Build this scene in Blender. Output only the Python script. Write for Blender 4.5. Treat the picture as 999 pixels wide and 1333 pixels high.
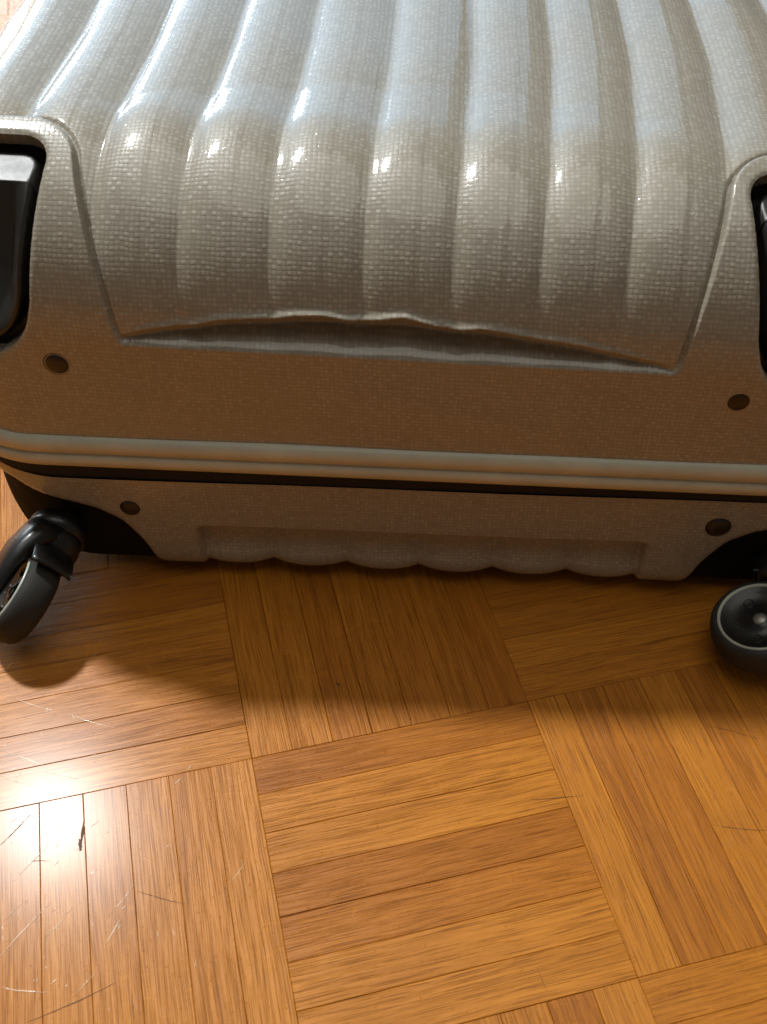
import bpy, bmesh, math, random
import numpy as np
from mathutils import Vector, Matrix

random.seed(7)
rng = np.random.default_rng(7)
R = math.radians
scene = bpy.context.scene
col = scene.collection
for o in list(bpy.data.objects):
    bpy.data.objects.remove(o, do_unlink=True)

# ------------------------------------------------------------------ camera
CAM_H, CAM_PITCH = 0.5107, 45.84
cd = bpy.data.cameras.new('camera')
cam = bpy.data.objects.new('camera', cd)
col.objects.link(cam)
cam.location = (0, 0, CAM_H)
cam.rotation_euler = (R(90 - CAM_PITCH), 0, 0)
cd.sensor_fit = 'HORIZONTAL'
cd.sensor_width = 36
cd.lens = 36 * 1370 / 999
cd.clip_start = 0.01
cd.clip_end = 60
cd.dof.use_dof = True
cd.dof.focus_distance = 0.60
cd.dof.aperture_fstop = 15
scene.camera = cam

# ------------------------------------------------------------------ world: dim warm indoor ambient
world = bpy.data.worlds.new('World')
scene.world = world
world.use_nodes = True
bg = world.node_tree.nodes['Background']
bg.inputs[0].default_value = (1.0, 0.98, 0.84, 1)
bg.inputs[1].default_value = 0.10

# ------------------------------------------------------------------ lamps
def area(name, loc, target, size, power, colr, size_y=None, shape=None):
    ld = bpy.data.lights.new(name, 'AREA')
    ld.energy = power
    ld.color = colr
    ld.shape = shape or ('RECTANGLE' if size_y else 'DISK')
    ld.size = size
    if size_y:
        ld.size_y = size_y
    o = bpy.data.objects.new(name, ld)
    col.objects.link(o)
    o.location = loc
    d = Vector(target) - Vector(loc)
    o.rotation_euler = d.to_track_quat('-Z', 'Y').to_euler()
    return o

ctr = Vector((-0.05, 0.42, 0.1))
kd = Vector((-0.400, 0.46, 0.948)).normalized()
area('key_lamp', ctr + kd * 2.4, ctr, 0.20, 62, (0.98, 1.0, 0.99))

def window(name, az, el, w, h, radiance, colr, dist=2.5, at=(0, 0.6, 0.27)):
    d = Vector((math.sin(R(az)) * math.cos(R(el)), math.cos(R(az)) * math.cos(R(el)), math.sin(R(el))))
    return area(name, Vector(at) + d * dist, at, w, radiance * math.pi * w * h, colr, h)

# a tall window full of sky: brightest low down, upward fade added to soften its reflection
wl = window('window_sky', -14, 34, 3.1, 2.3, 1.0, (0.34, 0.64, 1.0))
wl.data.use_nodes = True
wt = wl.data.node_tree
em = wt.nodes['Emission']
gp = wt.nodes.new('ShaderNodeNewGeometry')
sp = wt.nodes.new('ShaderNodeSeparateXYZ')
wt.links.new(gp.outputs['Parametric'], sp.inputs[0])
def ramp_node(sock, stops):
    r = wt.nodes.new('ShaderNodeValToRGB')
    r.color_ramp.interpolation = 'EASE'
    for k, (p_, v_) in enumerate(stops):
        e_ = r.color_ramp.elements[k] if k < 2 else r.color_ramp.elements.new(p_)
        e_.position = p_
        e_.color = (v_, v_, v_, 1)
    wt.links.new(sock, r.inputs[0])
    return r.outputs[0]
mv = wt.nodes.new('ShaderNodeMath'); mv.operation = 'MULTIPLY'
wt.links.new(ramp_node(sp.outputs[1], [(0.0, 1.0), (0.14, 0.92), (0.55, 0.42), (1.0, 0.10)]), mv.inputs[0])
wt.links.new(ramp_node(sp.outputs[0], [(0.0, 0.62), (0.5, 0.80), (1.0, 0.70)]), mv.inputs[1])
m3 = wt.nodes.new('ShaderNodeMath'); m3.operation = 'MULTIPLY'
wt.links.new(mv.outputs[0], m3.inputs[0]); m3.inputs[1].default_value = 2.3
wt.links.new(m3.outputs[0], em.inputs['Strength'])
window('window_bright', -33, 6.0, 1.6, 0.55, 10.0, (0.82, 0.94, 1.0))
area('overhead_fill', (0.10, 0.28, 2.3), (0.05, 0.35, 0), 1.9, 12.0, (1.0, 0.97, 0.88))  # added fill from above to brighten ledge and shell, no real lamp

scene.cycles.max_bounces = 5
scene.cycles.diffuse_bounces = 3
scene.cycles.glossy_bounces = 3
scene.cycles.transmission_bounces = 1
scene.cycles.caustics_reflective = False
scene.cycles.caustics_refractive = False

# ------------------------------------------------------------------ colour management
scene.view_settings.view_transform = 'Standard'
scene.view_settings.look = 'None'
scene.view_settings.exposure = 0.0
scene.view_settings.gamma = 1.0
scene.view_settings.use_curve_mapping = False

# ================================================================== material helpers
class NT:
    def __init__(self, name):
        self.m = bpy.data.materials.new(name)
        self.m.use_nodes = True
        self.t = self.m.node_tree
        self.p = self.t.nodes['Principled BSDF']
    def n(self, typ, **kw):
        nd = self.t.nodes.new(typ)
        for k, v in kw.items():
            setattr(nd, k, v)
        return nd
    def link(self, a, b):
        self.t.links.new(a, b)
    def setin(self, sock, v):
        if isinstance(v, bpy.types.NodeSocket):
            self.link(v, sock)
        else:
            sock.default_value = v
    def math(self, op, a, b=None, c=None, clamp=False):
        nd = self.n('ShaderNodeMath', operation=op, use_clamp=clamp)
        for i, v in enumerate((a, b, c)):
            if v is not None:
                self.setin(nd.inputs[i], v)
        return nd.outputs[0]
    def vmul(self, v, s):
        nd = self.n('ShaderNodeVectorMath', operation='MULTIPLY')
        self.link(v, nd.inputs[0])
        nd.inputs[1].default_value = s
        return nd.outputs[0]
    def vadd(self, v, w):
        nd = self.n('ShaderNodeVectorMath', operation='ADD')
        self.link(v, nd.inputs[0])
        self.setin(nd.inputs[1], w)
        return nd.outputs[0]
    def noise(self, v, scale, detail=3.0, rough=0.5, dist=0.0):
        nd = self.n('ShaderNodeTexNoise')
        self.link(v, nd.inputs['Vector'])
        nd.inputs['Scale'].default_value = scale
        nd.inputs['Detail'].default_value = detail
        nd.inputs['Roughness'].default_value = rough
        nd.inputs['Distortion'].default_value = dist
        return nd.outputs['Fac']
    def ramp(self, f, stops, interp='LINEAR'):
        nd = self.n('ShaderNodeValToRGB')
        cr = nd.color_ramp
        cr.interpolation = interp
        while len(cr.elements) > 2:
            cr.elements.remove(cr.elements[-1])
        for i, (pos, c) in enumerate(stops):
            if i < 2:
                e = cr.elements[i]
                e.position = pos
            else:
                e = cr.elements.new(pos)
            e.color = c if len(c) == 4 else (*c, 1)
        self.link(f, nd.inputs[0])
        return nd.outputs['Color']
    def mix(self, f, a, b, mode='MIX'):
        nd = self.n('ShaderNodeMix', data_type='RGBA', blend_type=mode)
        self.setin(nd.inputs[0], f)
        self.setin(nd.inputs[6], a)
        self.setin(nd.inputs[7], b)
        return nd.outputs[2]
    def maprange(self, v, a, b, c, d):
        nd = self.n('ShaderNodeMapRange')
        self.link(v, nd.inputs[0])
        for i, x in enumerate((a, b, c, d)):
            nd.inputs[i + 1].default_value = x
        return nd.outputs[0]
    def bump(self, h, dist, strength=1.0, normal=None):
        nd = self.n('ShaderNodeBump')
        nd.inputs['Distance'].default_value = dist
        nd.inputs['Strength'].default_value = strength
        self.link(h, nd.inputs['Height'])
        if normal is not None:
            self.link(normal, nd.inputs['Normal'])
        return nd.outputs[0]
    def P(self, **kw):
        for k, v in kw.items():
            self.setin(self.p.inputs[k.replace('_', ' ')], v)

def rgb(r, g, b):
    return (r, g, b, 1)

# ---- woven shell laminate
def shell_material():
    t = NT('woven_shell')
    uv = t.n('ShaderNodeUVMap').outputs[0]
    wob = t.n('ShaderNodeTexNoise')
    t.link(uv, wob.inputs['Vector'])
    wob.inputs['Scale'].default_value = 90
    wob.inputs['Detail'].default_value = 2
    off = t.vmul(wob.outputs['Color'], (0.0022, 0.0026, 0))
    v = t.vadd(uv, off)
    sx = t.n('ShaderNodeSeparateXYZ')
    t.link(v, sx.inputs[0])
    pitch = 0.0025
    U = t.math('MULTIPLY', sx.outputs[0], 1 / pitch)
    V = t.math('MULTIPLY', sx.outputs[1], 1 / pitch)
    fu, fv = t.math('FRACT', U), t.math('FRACT', V)
    par = t.math('FLOORED_MODULO', t.math('ADD', t.math('FLOOR', U), t.math('FLOOR', V)), 2.0)
    su = t.math('SINE', t.math('MULTIPLY', fu, math.pi))
    sv = t.math('SINE', t.math('MULTIPLY', fv, math.pi))
    su5 = t.math('POWER', t.math('MAXIMUM', su, 0.0), 0.8)
    sv5 = t.math('POWER', t.math('MAXIMUM', sv, 0.0), 0.8)
    hh = t.math('MULTIPLY', sv5, t.math('ADD', t.math('MULTIPLY', su, 0.45), 0.55))
    hv = t.math('MULTIPLY', su5, t.math('ADD', t.math('MULTIPLY', sv, 0.45), 0.35))
    h = t.math('ADD', t.math('MULTIPLY', hh, t.math('SUBTRACT', 1.0, par)), t.math('MULTIPLY', hv, par))
    # per-cell variation
    cell = t.n('ShaderNodeTexWhiteNoise', noise_dimensions='2D')
    cx = t.n('ShaderNodeCombineXYZ')
    t.link(t.math('FLOOR', U), cx.inputs[0])
    t.link(t.math('FLOOR', V), cx.inputs[1])
    t.link(cx.outputs[0], cell.inputs['Vector'])
    cv = cell.outputs['Value']
    h = t.math('MULTIPLY', h, t.math('ADD', t.math('MULTIPLY', cv, 0.9), 0.35))
    big = t.noise(uv, 14, 4, 0.6)
    lum = t.math('ADD', t.math('MULTIPLY', h, 0.26), t.math('MULTIPLY', cv, 0.02))
    c1 = t.ramp(lum, [(0.0, rgb(0.255, 0.225, 0.175)), (0.20, rgb(0.345, 0.312, 0.255)), (0.34, rgb(0.41, 0.376, 0.315))])
    c2 = t.mix(t.maprange(big, 0.35, 0.75, 0.0, 0.30), c1, rgb(0.33, 0.285, 0.21))
    t.P(Base_Color=c2, Metallic=0.0, Roughness=0.46)
    t.p.inputs['Specular IOR Level'].default_value = 0.4
    t.P(Normal=t.bump(h, 0.00022, 0.7))
    t.P(Coat_Weight=0.9, Coat_Roughness=0.085, Coat_IOR=1.5)
    t.P(Coat_Normal=t.bump(h, 0.00006, 0.5))
    return t.m

def plain_material(name, c, rough=0.4, coat=0.0, bscale=900, bdist=0.0001, var=0.25, metallic=0.0, spec=0.5):
    t = NT(name)
    tc = t.n('ShaderNodeTexCoord').outputs['Object']
    nz = t.noise(tc, 35, 5, 0.65)
    fn = t.noise(tc, bscale, 2)
    cc = t.mix(t.maprange(nz, 0.3, 0.7, 0, 1), rgb(*[x * (1 - var) for x in c]), rgb(*[min(1, x * (1 + var)) for x in c]))
    t.P(Base_Color=cc, Roughness=t.maprange(nz, 0.3, 0.7, rough * 0.85, min(1, rough * 1.2)), Metallic=metallic)
    t.P(Coat_Weight=coat, Coat_Roughness=0.12, Normal=t.bump(fn, bdist, 0.6))
    t.p.inputs['Specular IOR Level'].default_value = spec
    return t.m

def zipper_material():
    t = NT('zip_tape')
    uv = t.n('ShaderNodeUVMap').outputs[0]
    sx = t.n('ShaderNodeSeparateXYZ')
    t.link(uv, sx.inputs[0])
    a = t.math('SINE', t.math('MULTIPLY', sx.outputs[0], 2 * math.pi / 0.0016))
    b = t.math('SINE', t.math('MULTIPLY', sx.outputs[1], 2 * math.pi / 0.0011))
    h = t.math('MULTIPLY', a, b)
    nz = t.noise(uv, 60, 4)
    t.P(Base_Color=t.mix(nz, rgb(0.014, 0.011, 0.009), rgb(0.035, 0.029, 0.024)), Roughness=0.85)
    t.P(Normal=t.bump(h, 0.0003, 0.8))
    return t.m

def wood_material(name, use_attr):
    t = NT(name)
    if use_attr:
        base = t.n('ShaderNodeUVMap').outputs[0]
        at = t.n('ShaderNodeAttribute', attribute_name='rnd')
        rnd = at.outputs['Fac']
        lv = base
    else:
        base = t.n('ShaderNodeTexCoord').outputs['Object']
        rnd = t.n('ShaderNodeObjectInfo').outputs['Random']
        lv = base
    # de-correlate every slat
    wn = t.n('ShaderNodeTexWhiteNoise', noise_dimensions='1D')
    t.link(rnd, wn.inputs['W'])
    offs = t.vmul(wn.outputs['Color'], (37.0, 53.0, 29.0))
    sep = t.n('ShaderNodeSeparateColor')
    t.link(wn.outputs['Color'], sep.inputs[0])
    r1, r2, r3 = sep.outputs[0], sep.outputs[1], sep.outputs[2]
    warp = t.n('ShaderNodeTexNoise')
    t.link(t.vadd(t.vmul(lv, (9, 30, 1)), offs), warp.inputs['Vector'])
    warp.inputs['Scale'].default_value = 1.0
    warp.inputs['Detail'].default_value = 2
    wv = t.vmul(warp.outputs['Color'], (0, 0.006, 0))
    v = t.vadd(lv, wv)
    broad = t.noise(t.vadd(t.vmul(v, (7, 170, 1)), offs), 1.0, 3, 0.55)
    streak = t.noise(t.vadd(t.vmul(v, (9, 760, 1)), offs), 1.0, 4, 0.68)
    pores = t.noise(t.vadd(t.vmul(v, (38, 2600, 1)), offs), 1.0, 2, 0.5)
    fleck = t.noise(t.vadd(t.vmul(lv, (260, 110, 1)), offs), 1.0, 3, 0.6, 0.6)
    blotch = t.noise(t.vadd(t.vmul(lv, (14, 22, 1)), offs), 1.0, 3, 0.6)
    tone = t.ramp(r1, [(0.0, rgb(0.43, 0.138, 0.010)), (0.3, rgb(0.51, 0.176, 0.014)),
                       (0.75, rgb(0.58, 0.212, 0.019)), (1.0, rgb(0.46, 0.150, 0.011))])
    dark = t.mix(1.0, tone, rgb(0.56, 0.46, 0.34), 'MULTIPLY')
    c = t.mix(t.math('MULTIPLY', t.maprange(broad, 0.46, 0.68, 0.0, 0.6), t.math('ADD', t.math('MULTIPLY', r3, 0.9), 0.1)), tone, dark)
    c = t.mix(t.maprange(streak, 0.50, 0.72, 0.0, 0.50), c, dark)
    light = t.mix(1.0, tone, rgb(1.35, 1.4, 1.5), 'MULTIPLY')
    c = t.mix(t.maprange(streak, 0.46, 0.30, 0.0, 0.5), c, light)
    # ray fleck only on some slats
    fl = t.math('MULTIPLY', t.maprange(fleck, 0.58, 0.72, 0.0, 0.35), t.math('GREATER_THAN', r2, 0.62))
    c = t.mix(fl, c, light)
    pm = t.maprange(pores, 0.53, 0.66, 0.0, 0.60)
    c = t.mix(pm, c, t.mix(1.0, tone, rgb(0.22, 0.15, 0.10), 'MULTIPLY'))
    c = t.mix(t.maprange(blotch, 0.45, 0.75, 0.0, 0.30), c, dark)
    # varnish: orange peel, pits, scratches (world space so they cross the joints)
    geo = t.n('ShaderNodeNewGeometry').outputs['Position']
    peel = t.noise(geo, 150, 3, 0.55)
    pit = t.noise(geo, 420, 2, 0.5)
    pitm = t.maprange(pit, 0.66, 0.74, 0.0, 1.0)
    rel = t.math('SUBTRACT', t.math('ADD', t.math('MULTIPLY', peel, 0.6), t.math('MULTIPLY', streak, 0.5)),
                 t.math('ADD', t.math('MULTIPLY', pitm, 0.8), t.math('MULTIPLY', pm, 0.6)))
    t.P(Base_Color=c, Roughness=t.maprange(streak, 0.3, 0.7, 0.42, 0.55))
    t.P(Normal=t.bump(rel, 0.0006, 0.55))
    t.P(Coat_Weight=0.20, Coat_Roughness=0.20)
    t.p.inputs['Specular IOR Level'].default_value = 0.22
    return t.m

M_SHELL = shell_material()
M_BUMP = plain_material('bumper_rubber', (0.56, 0.54, 0.43), 0.42, 0.15, 500, 0.00012, 0.10)
M_ZIP = zipper_material()
M_BLACK = plain_material('black_plastic', (0.009, 0.009, 0.009), 0.36, 0.15, 800, 0.00008, 0.3)
M_HOUSING = plain_material('housing_plastic', (0.013, 0.012, 0.011), 0.42, 0.0, 700, 0.00005, 0.3, 0.0, 0.7)
M_WELL = plain_material('matt_black_plastic', (0.009, 0.008, 0.007), 0.7, 0.0, 700, 0.00005, 0.3, 0.0, 0.15)
M_TYRE = plain_material('tyre_rubber', (0.020, 0.018, 0.015), 0.75, 0.0, 900, 0.0002, 0.35)
M_RING = plain_material('ring_plastic', (0.42, 0.44, 0.38), 0.4, 0.1, 900, 0.0001, 0.2)
M_BOLT = plain_material('bolt_steel', (0.35, 0.34, 0.31), 0.45, 0.0, 900, 0.0001, 0.3, 0.8)
M_RIVET = plain_material('rivet_plastic', (0.018, 0.010, 0.006), 0.42, 0.1, 900, 0.00006, 0.35)
M_WOOD = wood_material('oak_varnished', False)
M_WOOD_FAR = wood_material('oak_varnished_far', True)
M_FILL = plain_material('joint_filler', (0.035, 0.016, 0.006), 0.8)

# ================================================================== mesh helpers
def link_obj(name, me, mat=None, parent=None):
    o = bpy.data.objects.new(name, me)
    if mat and not me.materials:
        me.materials.append(mat)
    col.objects.link(o)
    if parent:
        o.parent = parent
    return o

def mesh_from(name, verts, faces, smooth=True, uv=None):
    me = bpy.data.meshes.new(name)
    me.from_pydata([tuple(v) for v in verts], [], faces)
    if smooth:
        me.polygons.foreach_set('use_smooth', np.ones(len(me.polygons), dtype=bool))
    if uv is not None:
        ul = me.uv_layers.new(name='UVMap')
        idx = np.empty(len(me.loops), dtype=np.int32)
        me.loops.foreach_get('vertex_index', idx)
        ul.data.foreach_set('uv', np.asarray(uv, dtype=np.float32)[idx].ravel())
    me.update()
    return me

def smooth(a, b, x):
    t = np.clip((x - a) / (b - a), 0, 1)
    return t * t * (3 - 2 * t)

def clip_grid(P, UVc, Nn, sd, thick):
    """triangulate a grid, keep sd>0, cut cleanly along sd=0 and give the cut a rim"""
    nj, ni = sd.shape
    verts = P.reshape(-1, 3).tolist()
    uvs = UVc.reshape(-1, 2).tolist()
    nrm = Nn.reshape(-1, 3).tolist()
    s = sd.reshape(-1)
    idx = np.arange(nj * ni).reshape(nj, ni)
    q = np.stack([idx[:-1, :-1], idx[:-1, 1:], idx[1:, 1:], idx[1:, :-1]], -1).reshape(-1, 4)
    pos = (s[q] > 0).sum(1)
    faces = q[pos == 4].tolist()
    cache = {}
    rim = []
    def cut(a, b):
        k = (min(a, b), max(a, b))
        if k not in cache:
            f = s[a] / (s[a] - s[b])
            f = min(max(f, 0.0), 1.0)
            cache[k] = len(verts)
            verts.append([verts[a][i] + (verts[b][i] - verts[a][i]) * f for i in range(3)])
            uvs.append([uvs[a][i] + (uvs[b][i] - uvs[a][i]) * f for i in range(2)])
            nrm.append([nrm[a][i] + (nrm[b][i] - nrm[a][i]) * f for i in range(3)])
        return cache[k]
    for quad in q[(pos > 0) & (pos < 4)].tolist():
        for tri in ((quad[0], quad[1], quad[2]), (quad[0], quad[2], quad[3])):
            out = []
            seg = []
            for i in range(3):
                a, b = tri[i], tri[(i + 1) % 3]
                if s[a] > 0:
                    out.append(a)
                if (s[a] > 0) != (s[b] > 0):
                    c = cut(a, b)
                    out.append(c)
                    seg.append(c)
            if len(out) >= 3:
                faces.append(out)
            if len(seg) == 2:
                rim.append(seg)
    # rounded rim: three rings going inward
    ring = {}
    def ringv(c):
        if c not in ring:
            v, n = verts[c], nrm[c]
            ids = []
            for d in (0.0, thick):
                ids.append(len(verts))
                verts.append([v[i] - n[i] * d for i in range(3)])
                uvs.append(list(uvs[c]))
                nrm.append(list(n))
            ring[c] = ids
        return ring[c]
    if thick > 0:
        for a, b in rim:
            ra, rb = ringv(a), ringv(b)
            faces.append([ra[0], rb[0], rb[1], ra[1]])
    used = np.zeros(len(verts), dtype=bool)
    for f in faces:
        for i in f:
            used[i] = True
    remap = np.cumsum(used) - 1
    verts = np.asarray(verts)[used]
    uvs = np.asarray(uvs)[used]
    faces = [[int(remap[i]) for i in f] for f in faces]
    return verts, faces, uvs

class BoxSurface:
    """half-shell of a rounded case. w runs across, s runs up the front, over the corner and along the top.
    flip=-1 builds it downward."""
    def __init__(self, half, rs, zb, height, rad, length, flip=1, crease=None):
        self.half, self.rs, self.zb, self.H, self.R, self.L, self.flip = half, rs, zb, height, rad, length, flip
        self.extra = 0.0          # additional half-width on the right
        self.Lf = height - rad
        self.La = rad * math.pi / 2
        self.Lt = length - 2 * rad
        self.total = 2 * self.Lf + 2 * self.La + self.Lt
        self.s_top = self.Lf + self.La
    def across(self, w):
        a = np.abs(w)
        flat = np.where(w > 0, self.half + self.extra, self.half) - self.rs
        arc = self.rs * math.pi / 2
        phi = np.clip((a - flat) / self.rs, 0, math.pi / 2)
        U = np.where(a < flat, a, flat + self.rs * np.sin(phi))
        e = np.where(a < flat, 0, self.rs * (1 - np.cos(phi)))
        e = e + np.maximum(a - flat - arc, 0)
        return np.sign(w) * U, e, np.sign(w) * phi
    def at(self, w, s):
        U, e, phi = self.across(w)
        R_, H = self.R, self.H
        re = np.maximum(R_ - e, 0.0005)
        z1 = H - np.maximum(R_, e)          # where the front ends
        Lf, La, Lt = self.Lf, self.La, self.Lt
        D = np.zeros_like(s); Z = np.zeros_like(s); th = np.zeros_like(s)
        k = s <= Lf
        D = np.where(k, e, D); Z = np.where(k, z1 * s / Lf, Z)
        k = (s > Lf) & (s <= Lf + La)
        a = np.clip((s - Lf) / La, 0, 1) * math.pi / 2
        cx = np.maximum(R_, e)
        D = np.where(k, cx - re * np.cos(a), D); Z = np.where(k, H - cx + re * np.sin(a), Z); th = np.where(k, a, th)
        k = (s > Lf + La) & (s <= Lf + La + Lt)
        f = np.clip((s - Lf - La) / Lt, 0, 1)
        D = np.where(k, cx + f * (self.L - 2 * cx), D); Z = np.where(k, H - cx + re, Z); th = np.where(k, math.pi / 2, th)
        k = (s > Lf + La + Lt) & (s <= Lf + 2 * La + Lt)
        a = np.clip((s - Lf - La - Lt) / La, 0, 1) * math.pi / 2
        D = np.where(k, self.L - cx + re * np.sin(a), D); Z = np.where(k, H - cx + re * np.cos(a), Z); th = np.where(k, math.pi / 2 + a, th)
        k = s > Lf + 2 * La + Lt
        g = np.clip((s - Lf - 2 * La - Lt) / Lf, 0, 1)
        D = np.where(k, self.L - e, D); Z = np.where(k, z1 * (1 - g), Z); th = np.where(k, math.pi, th)
        nz = np.sin(th) * np.cos(phi)
        nd = -np.cos(th) * np.cos(phi)
        nx = np.sin(phi)
        P = np.stack([U, D, self.zb + self.flip * Z], -1)
        N = np.stack([nx, nd, self.flip * nz], -1)
        return P, N, U, e, phi

# ================================================================== FLOOR: oak mosaic parquet
BLK = 0.16
NS = 7
SW = BLK / NS
YAW = R(13.609)
ORG = Vector((-0.07264, 0.30653, 0.0))
EX = Vector((math.cos(YAW), math.sin(YAW), 0))
EY = Vector((-math.sin(YAW), math.cos(YAW), 0))

def proj(p):
    p = Vector(p) - Vector((0, 0, CAM_H))
    c, s = math.cos(R(CAM_PITCH)), math.sin(R(CAM_PITCH))
    cz = p.y * c - p.z * s
    cy = -p.y * s - p.z * c
    if cz < 0.02:
        return None
    return 500 + 1370 * p.x / cz, 666.5 + 1370 * cy / cz

def slat_geo(length, width, cx, cy, tilt=0.0, z=0.0, ch=0.00026, t=0.006):
    g = random.uniform(0.00004, 0.00017)
    x, y = length / 2 - g, width / 2 - g
    v = []
    for (dx, dy, dz) in ((0, 0, -t), (0, 0, -ch), (-ch, -ch, 0)):
        for sx, sy in ((-1, -1), (1, -1), (1, 1), (-1, 1)):
            X, Y = sx * (x + dx), sy * (y + dy)
            v.append((cx + X, cy + Y, z + dz + tilt * Y))
    f = []
    for r in (0, 4):
        for i in range(4):
            j = (i + 1) % 4
            f.append((r + i, r + j, r + 4 + j, r + 4 + i))
    f.append((8, 9, 10, 11))
    return v, f

bm = bmesh.new()
bmesh.ops.create_grid(bm, x_segments=1, y_segments=1, size=4.0)
me = bpy.data.meshes.new('floor')
bm.to_mesh(me); bm.free()
floor = link_obj('floor', me, M_FILL)
floor.location = (0, 0.5, -0.0055)
floor['kind'] = 'structure'
floor['label'] = 'varnished oak mosaic parquet floor under the suitcase'

slat_meshes = []
for k, (tl, zz) in enumerate(((0.0, 0.0), (0.004, 0.00006), (-0.004, -0.00005), (0.006, -0.00008), (-0.003, 0.00008), (0.002, 0), (-0.002, 0.00004))):
    v, f = slat_geo(BLK, SW, 0, 0, tl, zz)
    m_ = mesh_from('slat', v, f, smooth=False)
    m_.materials.append(M_WOOD)
    slat_meshes.append(m_)

near, far = [], []
for i in range(-14, 15):
    for j in range(-8, 20):
        vis = 0
        hidden = 0
        for a in np.linspace(0, 1, 5):
            for b in np.linspace(0, 1, 5):
                p = ORG + EX * ((i + a) * BLK) + EY * ((j + b) * BLK)
                q = proj(p)
                if q and -15 < q[0] < 1015 and -15 < q[1] < 1350:
                    # hidden by the suitcase?
                    if q[1] < 725 and not (q[0] < 60 and q[1] > 560) and not (q[0] < 90 and q[1] < 90):
                        hidden += 1
                    else:
                        vis += 1
        (near if vis else far).append((i, j))

n_near = 0
for (i, j) in near:
    along_x = (i + j) % 2 != 0
    for k in range(NS):
        off = (k + 0.5) * SW
        if along_x:
            p = ORG + EX * ((i + 0.5) * BLK) + EY * (j * BLK + off)
            rz = YAW + (math.pi if random.random() < 0.5 else 0)
        else:
            p = ORG + EX * (i * BLK + off) + EY * ((j + 0.5) * BLK)
            rz = YAW + math.pi / 2 + (math.pi if random.random() < 0.5 else 0)
        o = link_obj('slat', random.choice(slat_meshes), None, floor)
        o.location = Vector((p.x, p.y, 0)) - floor.location
        o.rotation_euler = (0, 0, rz + R(random.uniform(-0.06, 0.06)))
        n_near += 1

# the rest of the floor, past what the photograph shows piece by piece
V, Fc, UVs, RN = [], [], [], []
for (i, j) in far:
    along_x = (i + j) % 2 != 0
    for k in range(NS):
        off = (k + 0.5) * SW
        if along_x:
            p = ORG + EX * ((i + 0.5) * BLK) + EY * (j * BLK + off); ax, ay = EX, EY
        else:
            p = ORG + EX * (i * BLK + off) + EY * ((j + 0.5) * BLK); ax, ay = EY, -EX
        v, f = slat_geo(BLK, SW, 0, 0, random.uniform(-.006, .006), random.uniform(-1e-4, 1e-4))
        b0 = len(V)
        rn = random.random()
        for x, y, z in v:
            w_ = p + ax * x + ay * y
            V.append((w_.x, w_.y, z)); UVs.append((x, y)); RN.append(rn)
        Fc += [tuple(b0 + q for q in ff) for ff in f]
me = mesh_from('outer_slats', V, Fc, smooth=False, uv=UVs)
at = me.attributes.new('rnd', 'FLOAT', 'POINT')
at.data.foreach_set('value', np.asarray(RN, dtype=np.float32))
o = link_obj('outer_slats', me, M_WOOD_FAR, floor)
o.location = -floor.location
o['kind'] = 'stuff'

# scratches in the varnish and painted glare specks, laid out on the floor plane (coordinates in metres)
def floor_at(px, py):
    a, b = (px - 500) / 1370, (py - 666.5) / 1370
    c, sn = math.cos(R(CAM_PITCH)), math.sin(R(CAM_PITCH))
    d = Vector((a, c - b * sn, -sn - b * c))
    return Vector((0, 0, CAM_H)) + d * (CAM_H / -d.z)

def marks(name, segs, mat):
    V, Fc = [], []
    for (x0, y0, x1, y1, w) in segs:
        p, q = floor_at(x0, y0), floor_at(x1, y1)
        t = (q - p)
        nrm = Vector((-t.y, t.x, 0)).normalized()
        n = 10
        b0 = len(V)
        bend = random.uniform(-0.03, 0.03) * t.length
        for i in range(n + 1):
            f = i / n
            c = p + t * f + nrm * (bend * 4 * f * (1 - f) + random.uniform(-1, 1) * min(w * 0.35, 0.00012))
            hw_ = w * 0.36 * (0.25 + 0.75 * math.sin(math.pi * f)) * random.uniform(0.5, 1.2)
            for o_, z in ((-hw_, 0.00013), (0, 0.00022), (hw_, 0.00013)):
                V.append((c.x + nrm.x * o_, c.y + nrm.y * o_, z))
        for i in range(n):
            for k in (0, 1):
                a = b0 + i * 3 + k
                Fc.append((a, a + 1, a + 4, a + 3))
    me = mesh_from(name, V, Fc, smooth=True)
    o = link_obj(name, me, mat, floor)
    o.location = -floor.location
    o['kind'] = 'stuff'

pale = [(0, 1246, 66, 1176, .0006), (57, 1223, 88, 1191, .0005), (137, 1233, 160, 1192, .0006), (0, 1285, 62, 1292, .0005), (0, 976, 58, 998, .0006),
        (140, 1195, 176, 1150, .0004), (0, 1010, 45, 1022, .0004), (60, 1005, 110, 1016, .0004), (25, 1140, 70, 1095, .0004), (300, 1150, 322, 1120, .0004),
        (10, 905, 70, 925, .0005), (90, 930, 150, 948, .0004), (5, 1200, 30, 1175, .0004), (95, 1300, 130, 1262, .0004)]
darkm = [(35, 1331, 150, 1280, .0006), (180, 1160, 241, 1177, .0005), (0, 1101, 41, 1059, .0006), (42, 1121, 66, 1121, .0005), (929, 1074, 999, 1081, .0006),
         (920, 945, 986, 962, .0005), (109, 1070, 104, 1108, .0022), (104, 1092, 106, 1108, .0026), (690, 1042, 760, 1036, .0004), (255, 1110, 262, 1160, .0005),
         (438, 889, 443, 893, .0022), (176, 1330, 172, 1290, .0004), (700, 1260, 712, 1290, .0004)]
for _ in range(70):  # short pale dashes that paint speckle into the floor glare
    x, y = random.gauss(60, 90), random.gauss(1130, 110)
    l_, a_ = random.uniform(3, 14), random.choice((random.uniform(1.2, 1.9), random.uniform(-0.9, -0.6)))
    pale.append((x, y, x + l_ * math.cos(a_), y + l_ * math.sin(a_), random.uniform(.0003, .0006)))
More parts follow.
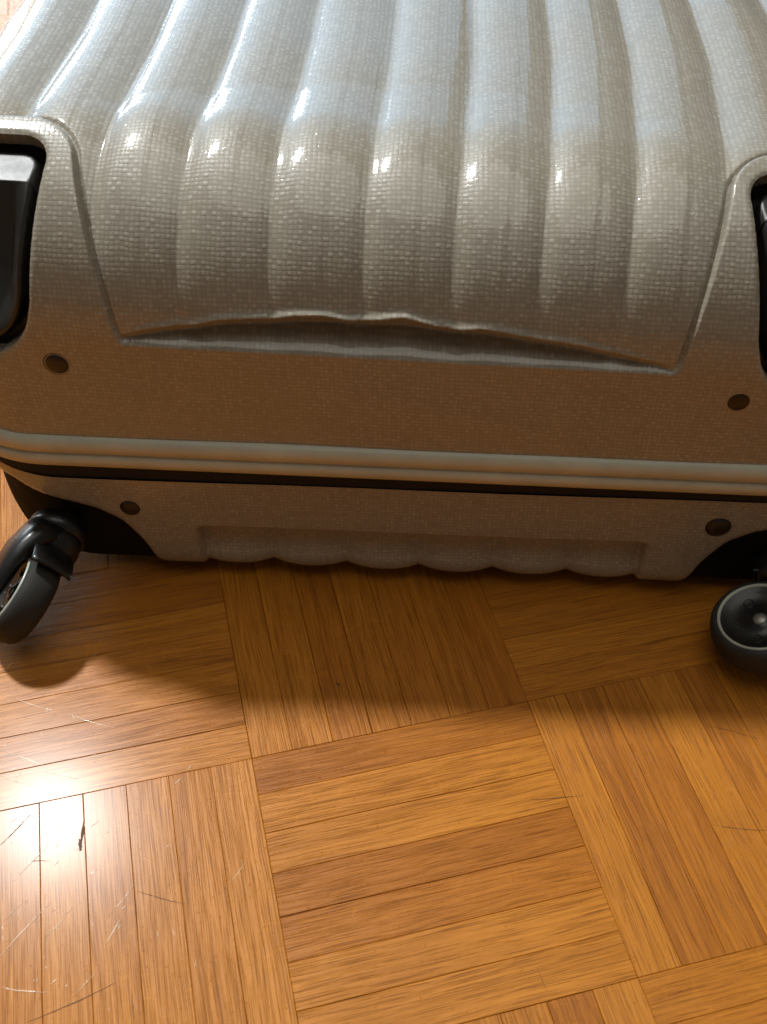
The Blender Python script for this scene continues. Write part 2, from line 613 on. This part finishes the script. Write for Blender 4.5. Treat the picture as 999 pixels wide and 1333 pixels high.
M_PALE = plain_material('scratch_and_glint', (0.80, 0.62, 0.42), 0.25, 0.6)  # pale colour shared by real scratches and painted glare specks
M_DARKMARK = plain_material('dirty_scratch', (0.09, 0.036, 0.012), 0.6)
marks('scratches_and_glints', pale, M_PALE)
marks('dark_scratches', darkm, M_DARKMARK)

# ================================================================== SUITCASE
case = bpy.data.objects.new('suitcase', None)
col.objects.link(case)
case.location = (0.02247, 0.42882, 0)
case.rotation_euler = (0, 0, R(-3.0))
case['label'] = 'ribbed champagne hard-shell suitcase lying on its back, wheel end towards the viewer'
case['category'] = 'suitcase'

CASE_LEN = 0.70

# ---- upper shell -------------------------------------------------------------------------------
up = BoxSurface(half=0.253, rs=0.05, zb=0.100, height=0.169, rad=0.090, length=CASE_LEN)
up.extra = 0.039
S_LEDGE = 0.080           # z 0.180
S_PAD = up.Lf + up.R * 1.33

VF = -0.004 + np.array([-0.286, -0.240, -0.194, -0.150, -0.106, -0.0604, -0.0138, 0.030, 0.0727, 0.115, 0.159, 0.203, 0.249, 0.295])
VT = np.array([-0.272, -0.229, -0.186, -0.143, -0.100, -0.057, -0.010, 0.036, 0.081, 0.125, 0.169, 0.213, 0.257, 0.300])

def rib_field(U, s, lam):
    """returns y in [-1,1] across each rib (0 crest, +-1 valley)"""
    y = np.zeros_like(U)
    for k in range(len(VF) - 1):
        a = VF[k] + (VT[k] - VF[k]) * lam
        b = VF[k + 1] + (VT[k + 1] - VF[k + 1]) * lam
        m = (U >= a) & (U < b)
        y = np.where(m, 2 * (U - a) / (b - a) - 1, y)
    return y

def upper_h(U, s, phi):
    lam = np.clip((s - 0.10) / 0.20, 0, 1)
    y = rib_field(U, s, lam)
    ay = np.abs(y)
    fr = smooth(0.10, 0.20, s)
    A = 0.0026 + 0.0036 * smooth(0.09, 0.24, s)
    rr = ay ** (4.2 - 1.9 * fr)
    rr = rr - 0.16 * np.maximum(ay - 0.86, 0) / 0.14 * 0.9       # small fillet in the valley
    rib = -A * rr
    rib = rib - 0.0004 * smooth(0.05, 0.25, y) * (1 - smooth(0.55, 0.95, ay))   # low secondary crease right of the crest
    # outline of the smooth wheel frame
    uin = np.where(U < 0, 0.1415 + 0.023 * smooth(0.06, 0.21, s), 0.1445 + 0.021 * smooth(0.06, 0.21, s))
    a = np.abs(U) - uin
    b = S_PAD + 0.012 * np.clip((np.abs(U) - 0.15) / 0.08, 0, 1) * 0 - s
    r = 0.022
    x_, y_ = r - a, r - b
    pad = np.hypot(np.maximum(x_, 0), np.maximum(y_, 0)) + np.minimum(np.maximum(x_, y_), 0) - r
    led = s - S_LEDGE
    k_ = 0.006
    hh = np.clip(0.5 + 0.5 * (led - pad) / k_, 0, 1)
    frame = led * (1 - hh) + pad * hh - k_ * hh * (1 - hh)       # <0 on the frame
    base = -0.0014 - 0.0006 * fr + rib
    # crease across the top, beyond it the lid is flat
    D = s - up.Lf - up.La + up.R
    arch = 0.126 - 1.36 * U ** 2
    base = base + 0.055 * np.clip(D - arch, 0, 0.16)
    side = smooth(0.0, 0.0022, frame)
    h = base * side - 0.0026 * np.exp(-((frame - 0.0021) / 0.0012) ** 2) * smooth(0.002, 0.010, led)
    # overhanging ledge at the foot of the ribs
    q = np.clip(1 - ((U + 0.02) / np.where(U < -0.02, 0.124, 0.160)) ** 2, 0, 1)
    gap = 0.0026 + 0.0180 * q ** 0.95 + (0.0012 * np.cos(np.pi * y) + 0.0005 * np.sin(U * 97 + 1.3) + 0.0002 * np.sin(U * 333)) * q
    dep = 0.0020 + 0.0140 * q
    x = led / gap
    inner = np.clip(smooth(0, 0.006, uin - np.abs(U)), 0, 1)
    xc = np.clip(x, 0, 2)
    shelf = -dep * np.clip((xc * xc / (xc + 0.12)) / (0.55 ** 2 / 0.67), 0, 1)
    lip = 0.0022 * np.exp(-(np.clip(led - gap - 0.0016, 0, 1) / 0.0022) ** 2) * q + 0.0006 * np.exp(-np.clip(led - gap, 0, 1) / 0.012) * q
    t_ = smooth(1.0, 1.0 + 0.0016 / gap, x)
    led_h = np.where(led < 0, 0, shelf * (1 - t_) + (base + lip) * t_)
    zone = (np.abs(U) < uin) & (led < 0.06)
    h = np.where(zone, led_h * inner + h * (1 - inner), h)
    # shell never perfectly flat
    h = h + 0.0004 * np.sin(U * 31 + s * 17) * np.sin(s * 41 - U * 9) + 0.0010 * np.cos(U * 6.0) * smooth(0.0, 0.05, s) * (1 - smooth(0.1, 0.15, s))
    h = h * np.cos(phi) ** 0.5
    return h

def spaced(segs):
    out = [segs[0][0]]
    for a, b, d in segs:
        n = max(1, int(round((b - a) / d)))
        out += list(np.linspace(a, b, n + 1)[1:])
    return np.array(out)

w_end = 0.253 - 0.05 + 0.05 * math.pi / 2
ws = spaced([(-w_end - 0.115, -w_end, 0.012), (-w_end, -0.165, 0.0010), (-0.165, -0.135, 0.0005), (-0.135, 0.135, 0.0010), (0.135, 0.165, 0.0005), (0.165, 0.235, 0.0010), (0.235, w_end + 0.039, 0.002), (w_end + 0.039, w_end + 0.154, 0.012)])
ss = spaced([(0, 0.076, 0.003), (0.076, 0.110, 0.0006), (0.110, 0.24, 0.0011), (0.24, 0.52, 0.0025), (0.52, up.total, 0.012)])
W, S = np.meshgrid(ws, ss)
P, N, U, e, phi = up.at(W, S)
P = P + N * upper_h(U, S, phi)[..., None]

def upper_well(w, s):
    """signed distance, <0 inside the wheel opening"""
    a = np.abs(w) - (np.where(w < 0, 0.1720, 0.1690) + 0.010 * np.clip((0.185 - s) / 0.075, 0, 1.2))
    top = up.Lf + up.R * 1.20 - s
    bot = s - 0.066
    r1, r2 = 0.016, 0.038
    x_, y_ = r1 - a, r1 - top
    d1 = np.hypot(np.maximum(x_, 0), np.maximum(y_, 0)) + np.minimum(np.maximum(x_, y_), 0) - r1
    x_, y_ = r2 - a, r2 - bot
    d2 = np.hypot(np.maximum(x_, 0), np.maximum(y_, 0)) + np.minimum(np.maximum(x_, y_), 0) - r2
    right = np.abs(w) - np.where(w > 0, 0.298, 0.263)
    return np.maximum(np.maximum(d1, d2), right)

sdw = upper_well(W, S)
# the edge of the opening rolls inward a little
P = P - N * (0.0012 * np.clip(1 - sdw / 0.0022, 0, 1) ** 2)[..., None]
SHEAR = math.tan(R(1.6))
P[..., 2] -= SHEAR * P[..., 0]
v, f, uvs = clip_grid(P, np.stack([W, S], -1), N, sdw, 0.007)
upper = link_obj('upper_shell', mesh_from('upper_shell', v, f, uv=uvs), M_SHELL, case)
upper.location = (-0.017, 0, 0)


# wheel housings of the upper shell: black blocks with a tight corner, set into the openings
def upper_housing(side):
    s_b = up.Lf + up.R * 0.92
    ww = np.linspace(0.150, 0.279 if side < 0 else 0.316, 120)
    s_ = np.concatenate([np.linspace(0.045, s_b - 0.002, 80), np.linspace(s_b - 0.002, s_b + 0.002, 9)[1:], np.linspace(s_b + 0.002, s_b + 0.06, 40)[1:]])
    Wg, Sg = np.meshgrid(ww, s_)
    P, N, U, e, phi = up.at(Wg * side, Sg)
    sd = upper_well(Wg * side, Sg)
    # flat front facet (a chord of the corner) that breaks crisply into the top facet
    t_ = np.clip((Sg - up.Lf) / (s_b - up.Lf), 0, 1)
    off = 0.0035 + 0.0125 * 4 * t_ * (1 - t_) * smooth(-0.006, -0.016, sd)
    off = off + 0.010 * smooth(-0.0070, -0.0035, sd)       # channel along the border of the opening
    P = P - N * off[..., None]
    Pb, Nb, _, _, _ = up.at(Wg * side, np.full_like(Sg, s_b))
    Pb = Pb - Nb * 0.0035
    t2 = np.maximum(Sg - s_b, 0)
    k2 = Sg > s_b
    ang_ = R(73)
    chan = 0.010 * smooth(-0.0070, -0.0035, sd)
    P[..., 1] = np.where(k2, Pb[..., 1] + t2 * math.sin(ang_), P[..., 1])
    P[..., 2] = np.where(k2, Pb[..., 2] + t2 * math.cos(ang_) - chan, P[..., 2])
    P[..., 2] -= SHEAR * P[..., 0]
    idx = np.arange(Wg.size).reshape(Wg.shape)
    q = np.stack([idx[:-1, :-1], idx[:-1, 1:], idx[1:, 1:], idx[1:, :-1]], -1).reshape(-1, 4)
    q = q[(sd.reshape(-1)[q] < 0.003).all(1)]
    if side < 0:
        q = q[:, ::-1]
    return mesh_from('wheel_housing', P.reshape(-1, 3), q.tolist())

for side in (-1, 1):
    link_obj('wheel_housing', upper_housing(side), M_HOUSING, upper)

# rivets
def rivet_mesh():
    prof = [(0.0, 0.0017), (0.0025, 0.0016), (0.0044, 0.0012), (0.0053, 0.0006), (0.0055, 0.0001), (0.0058, 0.0001), (0.0061, 0.0005), (0.0066, 0.0002), (0.0068, -0.001), (0.0068, -0.003)]
    n = 32
    v = [(0, -prof[0][1], 0)]
    f = []
    for r, h in prof[1:]:
        for i in range(n):
            a = 2 * math.pi * i / n
            v.append((r * math.cos(a), -h, r * math.sin(a)))
    for i in range(n):
        f.append((0, 1 + i, 1 + (i + 1) % n))
    for k in range(len(prof) - 2):
        for i in range(n):
            a, b = 1 + k * n + i, 1 + k * n + (i + 1) % n
            f.append((a, a + n, b + n, b))
    return mesh_from('rivet', v, f)

RIV = rivet_mesh()
def rivet(parent, x, y, z):
    o = link_obj('rivet', RIV, M_RIVET, parent)
    o.location = (x, y, z)
    o.scale = (1.13, 1.0, 1.13)
    return o

rivet(upper, -0.1765, 0.0002, 0.165 + 0.1765 * SHEAR)
rivet(upper, 0.1785, 0.0002, 0.165 - 0.1785 * SHEAR)

# ---- lower shell -------------------------------------------------------------------------------
LOW_TOP = 0.0865
lo = BoxSurface(half=0.284, rs=0.074, zb=LOW_TOP, height=LOW_TOP - 0.0035, rad=0.021, length=CASE_LEN, flip=-1)

def lower_h(U, s, phi):
    k = (U + 0.0005) / 0.0458
    y = 2 * (k - np.floor(k)) - 1
    rib = -0.0042 * np.abs(y) ** 2.2
    z = LOW_TOP - s
    a = 0.1365 - np.abs(U)
    b = s - 0.0365
    r = 0.006
    x_, y_ = r - a, r - b
    d = -(np.hypot(np.maximum(x_, 0), np.maximum(y_, 0)) + np.minimum(np.maximum(x_, y_), 0) - r)
    m = smooth(0.0, 0.0042, d)
    fade = 1 - smooth(0.55, 0.68, s)
    h = (-0.0055 + rib + 0.0050 * smooth(0.05, 0.075, s)) * m * fade
    h = h + 0.0003 * np.sin(U * 29 + s * 20)
    return h * np.cos(phi) ** 0.5

def lower_well(w, s):
    z = LOW_TOP - s
    a = np.abs(w)
    # outline of the arch: measured points (u, z)
    ku = np.array([0.130, 0.150, 0.158, 0.163, 0.169, 0.180, 0.194, 0.209, 0.231, 0.245, 0.30, 0.36])
    kz = np.array([-0.12, -0.035, -0.010, 0.015, 0.034, 0.0525, 0.0620, 0.0670, 0.0725, 0.0775, 0.079, 0.080])
    up_ = np.linspace(0.132, 0.35, 400)
    zp = np.interp(up_, ku, kz)
    ker = np.hanning(21); ker /= ker.sum()
    zp = np.convolve(np.pad(zp, 10, mode='edge'), ker, mode='valid')
    zz = np.interp(a, up_, zp)
    # sharpen into a distance: vertical gap scaled by slope
    sl = np.gradient(zp, up_)
    g = np.interp(a, up_, sl)
    return (z - zz) / np.sqrt(1 + g * g)

w_end2 = 0.284 - 0.074 + 0.074 * math.pi / 2
ws = spaced([(-w_end2 - 0.05, -w_end2, 0.006), (-w_end2, w_end2, 0.0011), (w_end2, w_end2 + 0.05, 0.006)])
ss = spaced([(0, 0.034, 0.0016), (0.034, 0.115, 0.0010), (0.115, 0.18, 0.003), (0.18, lo.total, 0.015)])
W, S = np.meshgrid(ws, ss)
P, N, U, e, phi = lo.at(W, S)
P = P + N * lower_h(U, S, phi)[..., None]
sdw = np.where(S < 0.18, lower_well(W, S), 1.0)
# well ends about 7 cm under the case
sdw = np.where((S > 0.16), np.maximum(sdw, S - 0.172), sdw)
P = P - N * (0.0010 * np.clip(1 - sdw / 0.0025, 0, 1) ** 2)[..., None]
v, f, uvs = clip_grid(P, np.stack([W, S], -1), N, sdw, 0.005)
f = [ff[::-1] for ff in f]
lower = link_obj('lower_shell', mesh_from('lower_shell', v, f, uv=uvs), M_SHELL, case)

rivet(lower, -0.1735, 0.0002, 0.0635)
rivet(lower, 0.1725, 0.0002, 0.0655)

def lower_housing(side):
    hs = BoxSurface(half=0.2775, rs=0.074, zb=LOW_TOP, height=LOW_TOP - 0.006, rad=0.012, length=0.12, flip=-1)
    ww = np.linspace(0.145, 0.325, 90)
    s_ = np.linspace(0.004, hs.Lf + hs.La + 0.08, 90)
    Wg, Sg = np.meshgrid(ww, s_)
    P, N, U, e, phi = hs.at(Wg, Sg)
    P[..., 1] += 0.0065
    P[..., 0] *= side
    idx = np.arange(Wg.size).reshape(Wg.shape)
    q = np.stack([idx[:-1, :-1], idx[:-1, 1:], idx[1:, 1:], idx[1:, :-1]], -1).reshape(-1, 4)
    if side > 0:
        q = q[:, ::-1]
    return mesh_from('wheel_housing', P.reshape(-1, 3), q.tolist())

for side in (-1, 1):
    link_obj('wheel_housing', lower_housing(side), M_WELL, lower)

# ---- bumper strip and zip ---------------------------------------------------------------------
def loop_path(half, rad, length, n=24, step=0.01):
    """rounded rectangle in plan: list of (x, y, outward x, outward y)"""
    pts = []
    def line(a, b, nx, ny):
        d = math.hypot(b[0] - a[0], b[1] - a[1])
        k = max(1, int(d / step))
        for i in range(k):
            t = i / k
            pts.append((a[0] + (b[0] - a[0]) * t, a[1] + (b[1] - a[1]) * t, nx, ny))
    def arc(cx, cy, a0, a1):
        for i in range(n):
            a = a0 + (a1 - a0) * i / n
            pts.append((cx + rad * math.cos(a), cy + rad * math.sin(a), math.cos(a), math.sin(a)))
    h, r, L = half, rad, length
    line((-h + r, 0), (h - r, 0), 0, -1)
    arc(h - r, r, -math.pi / 2, 0)
    line((h, r), (h, L - r), 1, 0)
    arc(h - r, L - r, 0, math.pi / 2)
    line((h - r, L), (-h + r, L), 0, 1)
    arc(-h + r, L - r, math.pi / 2, math.pi)
    line((-h, L - r), (-h, r), -1, 0)
    arc(-h + r, r, math.pi, 1.5 * math.pi)
    return pts

def sweep(name, path, prof):
    v, f, uv = [], [], []
    m = len(prof)
    acc = 0
    plen = [0]
    for i in range(1, m):
        plen.append(plen[-1] + math.hypot(prof[i][0] - prof[i - 1][0], prof[i][1] - prof[i - 1][1]))
    last = None
    path = path + [path[0]]
    for (x, y, nx, ny) in path:
        if last:
            acc += math.hypot(x - last[0], y - last[1])
        last = (x, y)
        for k, (o_, z) in enumerate(prof):
            v.append((x + nx * o_, y + ny * o_, z))
            uv.append((acc, plen[k]))
    for i in range(len(path) - 1):
        for k in range(m - 1):
            a = i * m + k
            f.append((a, a + m, a + m + 1, a + 1))
    return mesh_from(name, v, f, uv=uv)

bump_prof = [(-0.006, 0.0), (-0.001, 0.0003), (0.0022, 0.0014), (0.0036, 0.0034), (0.0040, 0.0062), (0.0036, 0.0088), (0.0026, 0.0100),
             (0.0013, 0.0105), (0.0012, 0.0110), (0.0024, 0.0117), (0.0034, 0.0128), (0.0040, 0.0152), (0.0039, 0.0180), (0.0031, 0.0202), (0.0016, 0.0217), (-0.0008, 0.0226), (-0.006, 0.0230)]
path = loop_path(0.2835, 0.074, CASE_LEN)
bumper = link_obj('bumper_strip', sweep('bumper_strip', path, bump_prof), M_BUMP, case)
bumper.location = (-0.006, -0.0005, 0.0955)
bumper.rotation_euler = (0, R(0.55), 0)

zip_prof = [(-0.006, -0.0040), (-0.0022, -0.0032), (-0.0006, -0.0015), (-0.0002, 0.002), (-0.0006, 0.0055), (-0.0003, 0.0085), (-0.001, 0.0120), (-0.003, 0.0135)]
zp = link_obj('zip', sweep('zip', loop_path(0.2825, 0.074, CASE_LEN), zip_prof), M_ZIP, case)
zp.location = (-0.003, 0.0008, LOW_TOP - 0.0005)
zp.rotation_euler = (0, R(0.2), 0)

# ---- casters ----------------------------------------------------------------------------------
WR, WW = 0.0285, 0.0205
def lathe(prof, n=56):
    """profile (radius, axial) around X axis"""
    v, f = [], []
    m = len(prof)
    for i in range(n):
        a = 2 * math.pi * i / n
        for r, x in prof:
            v.append((x, r * math.cos(a), r * math.sin(a)))
    for i in range(n):
        for k in range(m - 1):
            a, b = i * m + k, ((i + 1) % n) * m + k
            f.append((a, b, b + 1, a + 1))
    return v, f

def tube(path, n=18):
    """path of (center, axis_u, axis_v, ru, rv) superelliptic sections with domed ends"""
    v, f = [], []
    for c, au, av, ru, rv in path:
        for i in range(n):
            a = 2 * math.pi * i / n
            ca, sa = math.cos(a), math.sin(a)
            k = 0.75
            x = math.copysign(abs(ca) ** k, ca) * ru
            y = math.copysign(abs(sa) ** k, sa) * rv
            v.append(tuple(Vector(c) + Vector(au) * x + Vector(av) * y))
    m = len(path)
    for j in range(m - 1):
        for i in range(n):
            a, b = j * n + i, j * n + (i + 1) % n
            f.append((a, b, b + n, a + n))
    f.append(tuple(range(n))[::-1])
    f.append(tuple((m - 1) * n + i for i in range(n)))
    return v, f

def join(parts):
    V, F_ = [], []
    for v, f in parts:
        b = len(V)
        V += v
        F_ += [tuple(b + i for i in ff) for ff in f]
    return V, F_

# canonical caster: axle along X, sticks out along -Y, trails along -Z, stem foot at origin
CF, CT = 0.037, 0.020
def fork_geo(arm_side, fend=58):
    parts = []
    X, Y, Z = Vector((1, 0, 0)), Vector((0, 1, 0)), Vector((0, 0, 1))
    # turntable
    prof = [(0.0, 0.006), (0.012, 0.006), (0.0165, 0.0045), (0.018, 0.001), (0.0175, -0.006), (0.0, -0.006)]
    v, f = lathe(prof, 32)
    v = [(y, -x, z) for x, y, z in v]
    parts.append((v, f))
    # neck
    ax = Vector((0, -CF, -CT)).normalized()
    side = Vector((0, -CT, CF)).normalized() * -1
    neck = []
    for t, ru, rv in ((-0.004, .0150, .0150), (0.003, .0165, .0160), (0.008, .0172, .0150), (0.012, .0172, .0125), (0.0150, .0160, .009), (0.0160, .010, .003)):
        neck.append((Vector((0, 0, 0)) + ax * t, X, side, ru, rv))
    parts.append(tube(neck))
    # arms
    for sx in (arm_side,):
        arm = []
        pts = [(-0.002, .0060, .012, .0160), (0.008, .0105, .0100, .0180), (0.016, .0148, .0078, .0178), (0.026, .0168, .0062, .0160), (0.036, .0170, .0054, .0132), (0.044, .0162, .0040, .0090), (0.049, .0158, .0032, .0064), (0.0515, .0152, .0016, .0030)]
        for t, x, ru, rv in pts:
            arm.append((ax * t + X * (sx * x), X, side, ru, rv))
        parts.append(tube(arm))
    # fender over the wheel
    v, f = [], []
    c = Vector((0, -CF, -CT))
    n, m = 20, 9
    for i in range(n + 1):
        a = math.atan2(CT, CF) + R(-fend) + R(2 * fend) * i / n
        for k in range(m):
            x = -0.0128 + 0.0256 * k / (m - 1)
            rr = WR + 0.0042 - 0.0016 * (abs(x) / 0.0128) ** 4
            v.append((x, c.y + rr * math.cos(a), c.z + rr * math.sin(a)))
    for i in range(n):
        for k in range(m - 1):
            a = i * m + k
            f.append((a, a + 1, a + m + 1, a + m))
    b0 = len(v)
    for (x, y, z) in list(v):
        d = Vector((0, y - c.y, z - c.z)).normalized() * 0.0022
        v.append((x, y + d.y, z + d.z))
    f += [tuple(b0 + q for q in ff[::-1]) for ff in f[:]]
    for i in range(n):
        for k in (0, m - 1):
            a = i * m + k
            f.append((a, a + m, a + m + b0, a + b0))
    for k in range(m - 1):
        for i in (0, n):
            a = i * m + k
            f.append((a, a + 1, a + 1 + b0, a + b0))
    parts.append((v, f))
    return join(parts)

hw = WW / 2
tyre_prof = [(0.0222, -hw + 0.0012), (0.0245, -hw + 0.0002), (0.0262, -hw + 0.0012), (0.0277, -hw + 0.0036), (0.0284, -hw + 0.0072), (0.0285, 0),
             (0.0284, hw - 0.0072), (0.0277, hw - 0.0036), (0.0262, hw - 0.0012), (0.0245, hw - 0.0002), (0.0222, hw - 0.0012)]
ring_prof = lambda s: [(0.0216, s * (hw - 0.0016)), (0.0219, s * (hw - 0.0002)), (0.0226, s * (hw + 0.0004)), (0.0233, s * (hw + 0.0002)), (0.0236, s * (hw - 0.0012))]
hub_prof = [(0.0, -hw + 0.0028), (0.006, -hw + 0.0028), (0.0065, -hw + 0.0038), (0.013, -hw + 0.0042), (0.019, -hw + 0.0030), (0.0214, -hw + 0.0010), (0.0224, -hw + 0.0010),
            (0.0224, hw - 0.0010), (0.0214, hw - 0.0010), (0.019, hw - 0.0030), (0.013, hw - 0.0042), (0.0065, hw - 0.0038), (0.006, hw - 0.0028), (0.0, hw - 0.0028)]

def dome(x, y, z, r, h, sgn, n=20):
    prof = [(0.0, h), (r * 0.5, h * 0.9), (r * 0.85, h * 0.5), (r, 0.0), (r, -0.002)]
    v, f = lathe(prof, n)
    return [(x + sgn * a, y + b, z + c) for a, b, c in v], f

def cup(x, y, z, r, depth, sgn, n=18):
    prof = [(r * 1.25, -0.0006), (r * 1.12, 0.0007), (r, 0.0006), (r * 0.92, -0.0002), (r * 0.5, -0.0003), (0.0, -0.0003)]
    v, f = lathe(prof, n)
    return [(x + sgn * a, y + b, z + c) for a, b, c in v], f

F_ME = mesh_from('caster', *fork_geo(-1))
F_ME2 = mesh_from('caster', *fork_geo(1, 24))
mod_tyre = mesh_from('tyre', *[x for x in lathe(tyre_prof, 72)])
ring_v, ring_f = join([lathe(ring_prof(1), 72), lathe(ring_prof(-1), 72)])
mod_ring = mesh_from('rim_ring', ring_v, ring_f)
hub_parts = [lathe(hub_prof, 64)]
for k in range(5):
    a = 2 * math.pi * k / 5 + 0.35
    for sg in (-1, 1):
        hub_parts.append(cup(sg * (hw - 0.0040), 0.0135 * math.cos(a), 0.0135 * math.sin(a), 0.0026, 0.002, sg))
mod_hub = mesh_from('hub', *join(hub_parts))
mod_bolt = mesh_from('axle_bolt', *join([dome(hw - 0.0030, 0, 0, 0.0042, 0.0016, 1), dome(-hw + 0.0030, 0, 0, 0.0042, 0.0016, -1)]))

for m_, mt in ((F_ME, M_BLACK), (F_ME2, M_BLACK), (mod_tyre, M_TYRE), (mod_ring, M_RING), (mod_hub, M_BLACK), (mod_bolt, M_BOLT)):
    m_.materials.append(mt)

def caster(x, y, z, ang, spin=0.0, me_fork=F_ME, parent=case):
    """ang: rotation about the stem; 0 trails straight down"""
    fork = link_obj('caster', me_fork, None, parent)
    fork.location = (x, y, z)
    fork.rotation_euler = (0, ang, 0)
    for nm, me_ in (('tyre', mod_tyre), ('rim_ring', mod_ring), ('hub', mod_hub), ('axle_bolt', mod_bolt)):
        c = link_obj(nm, me_, None, fork)
        c.location = (0, -CF, -CT)
        c.rotation_euler = (spin, 0, 0)
    return fork

# lower left trails down and to the left, lower right lies almost flat
caster(-0.221, -0.006, 0.043, R(43))
caster(0.217, -0.006, 0.036, R(70), 0.6, F_ME2)
print('near slats', n_near, 'far blocks', len(far))
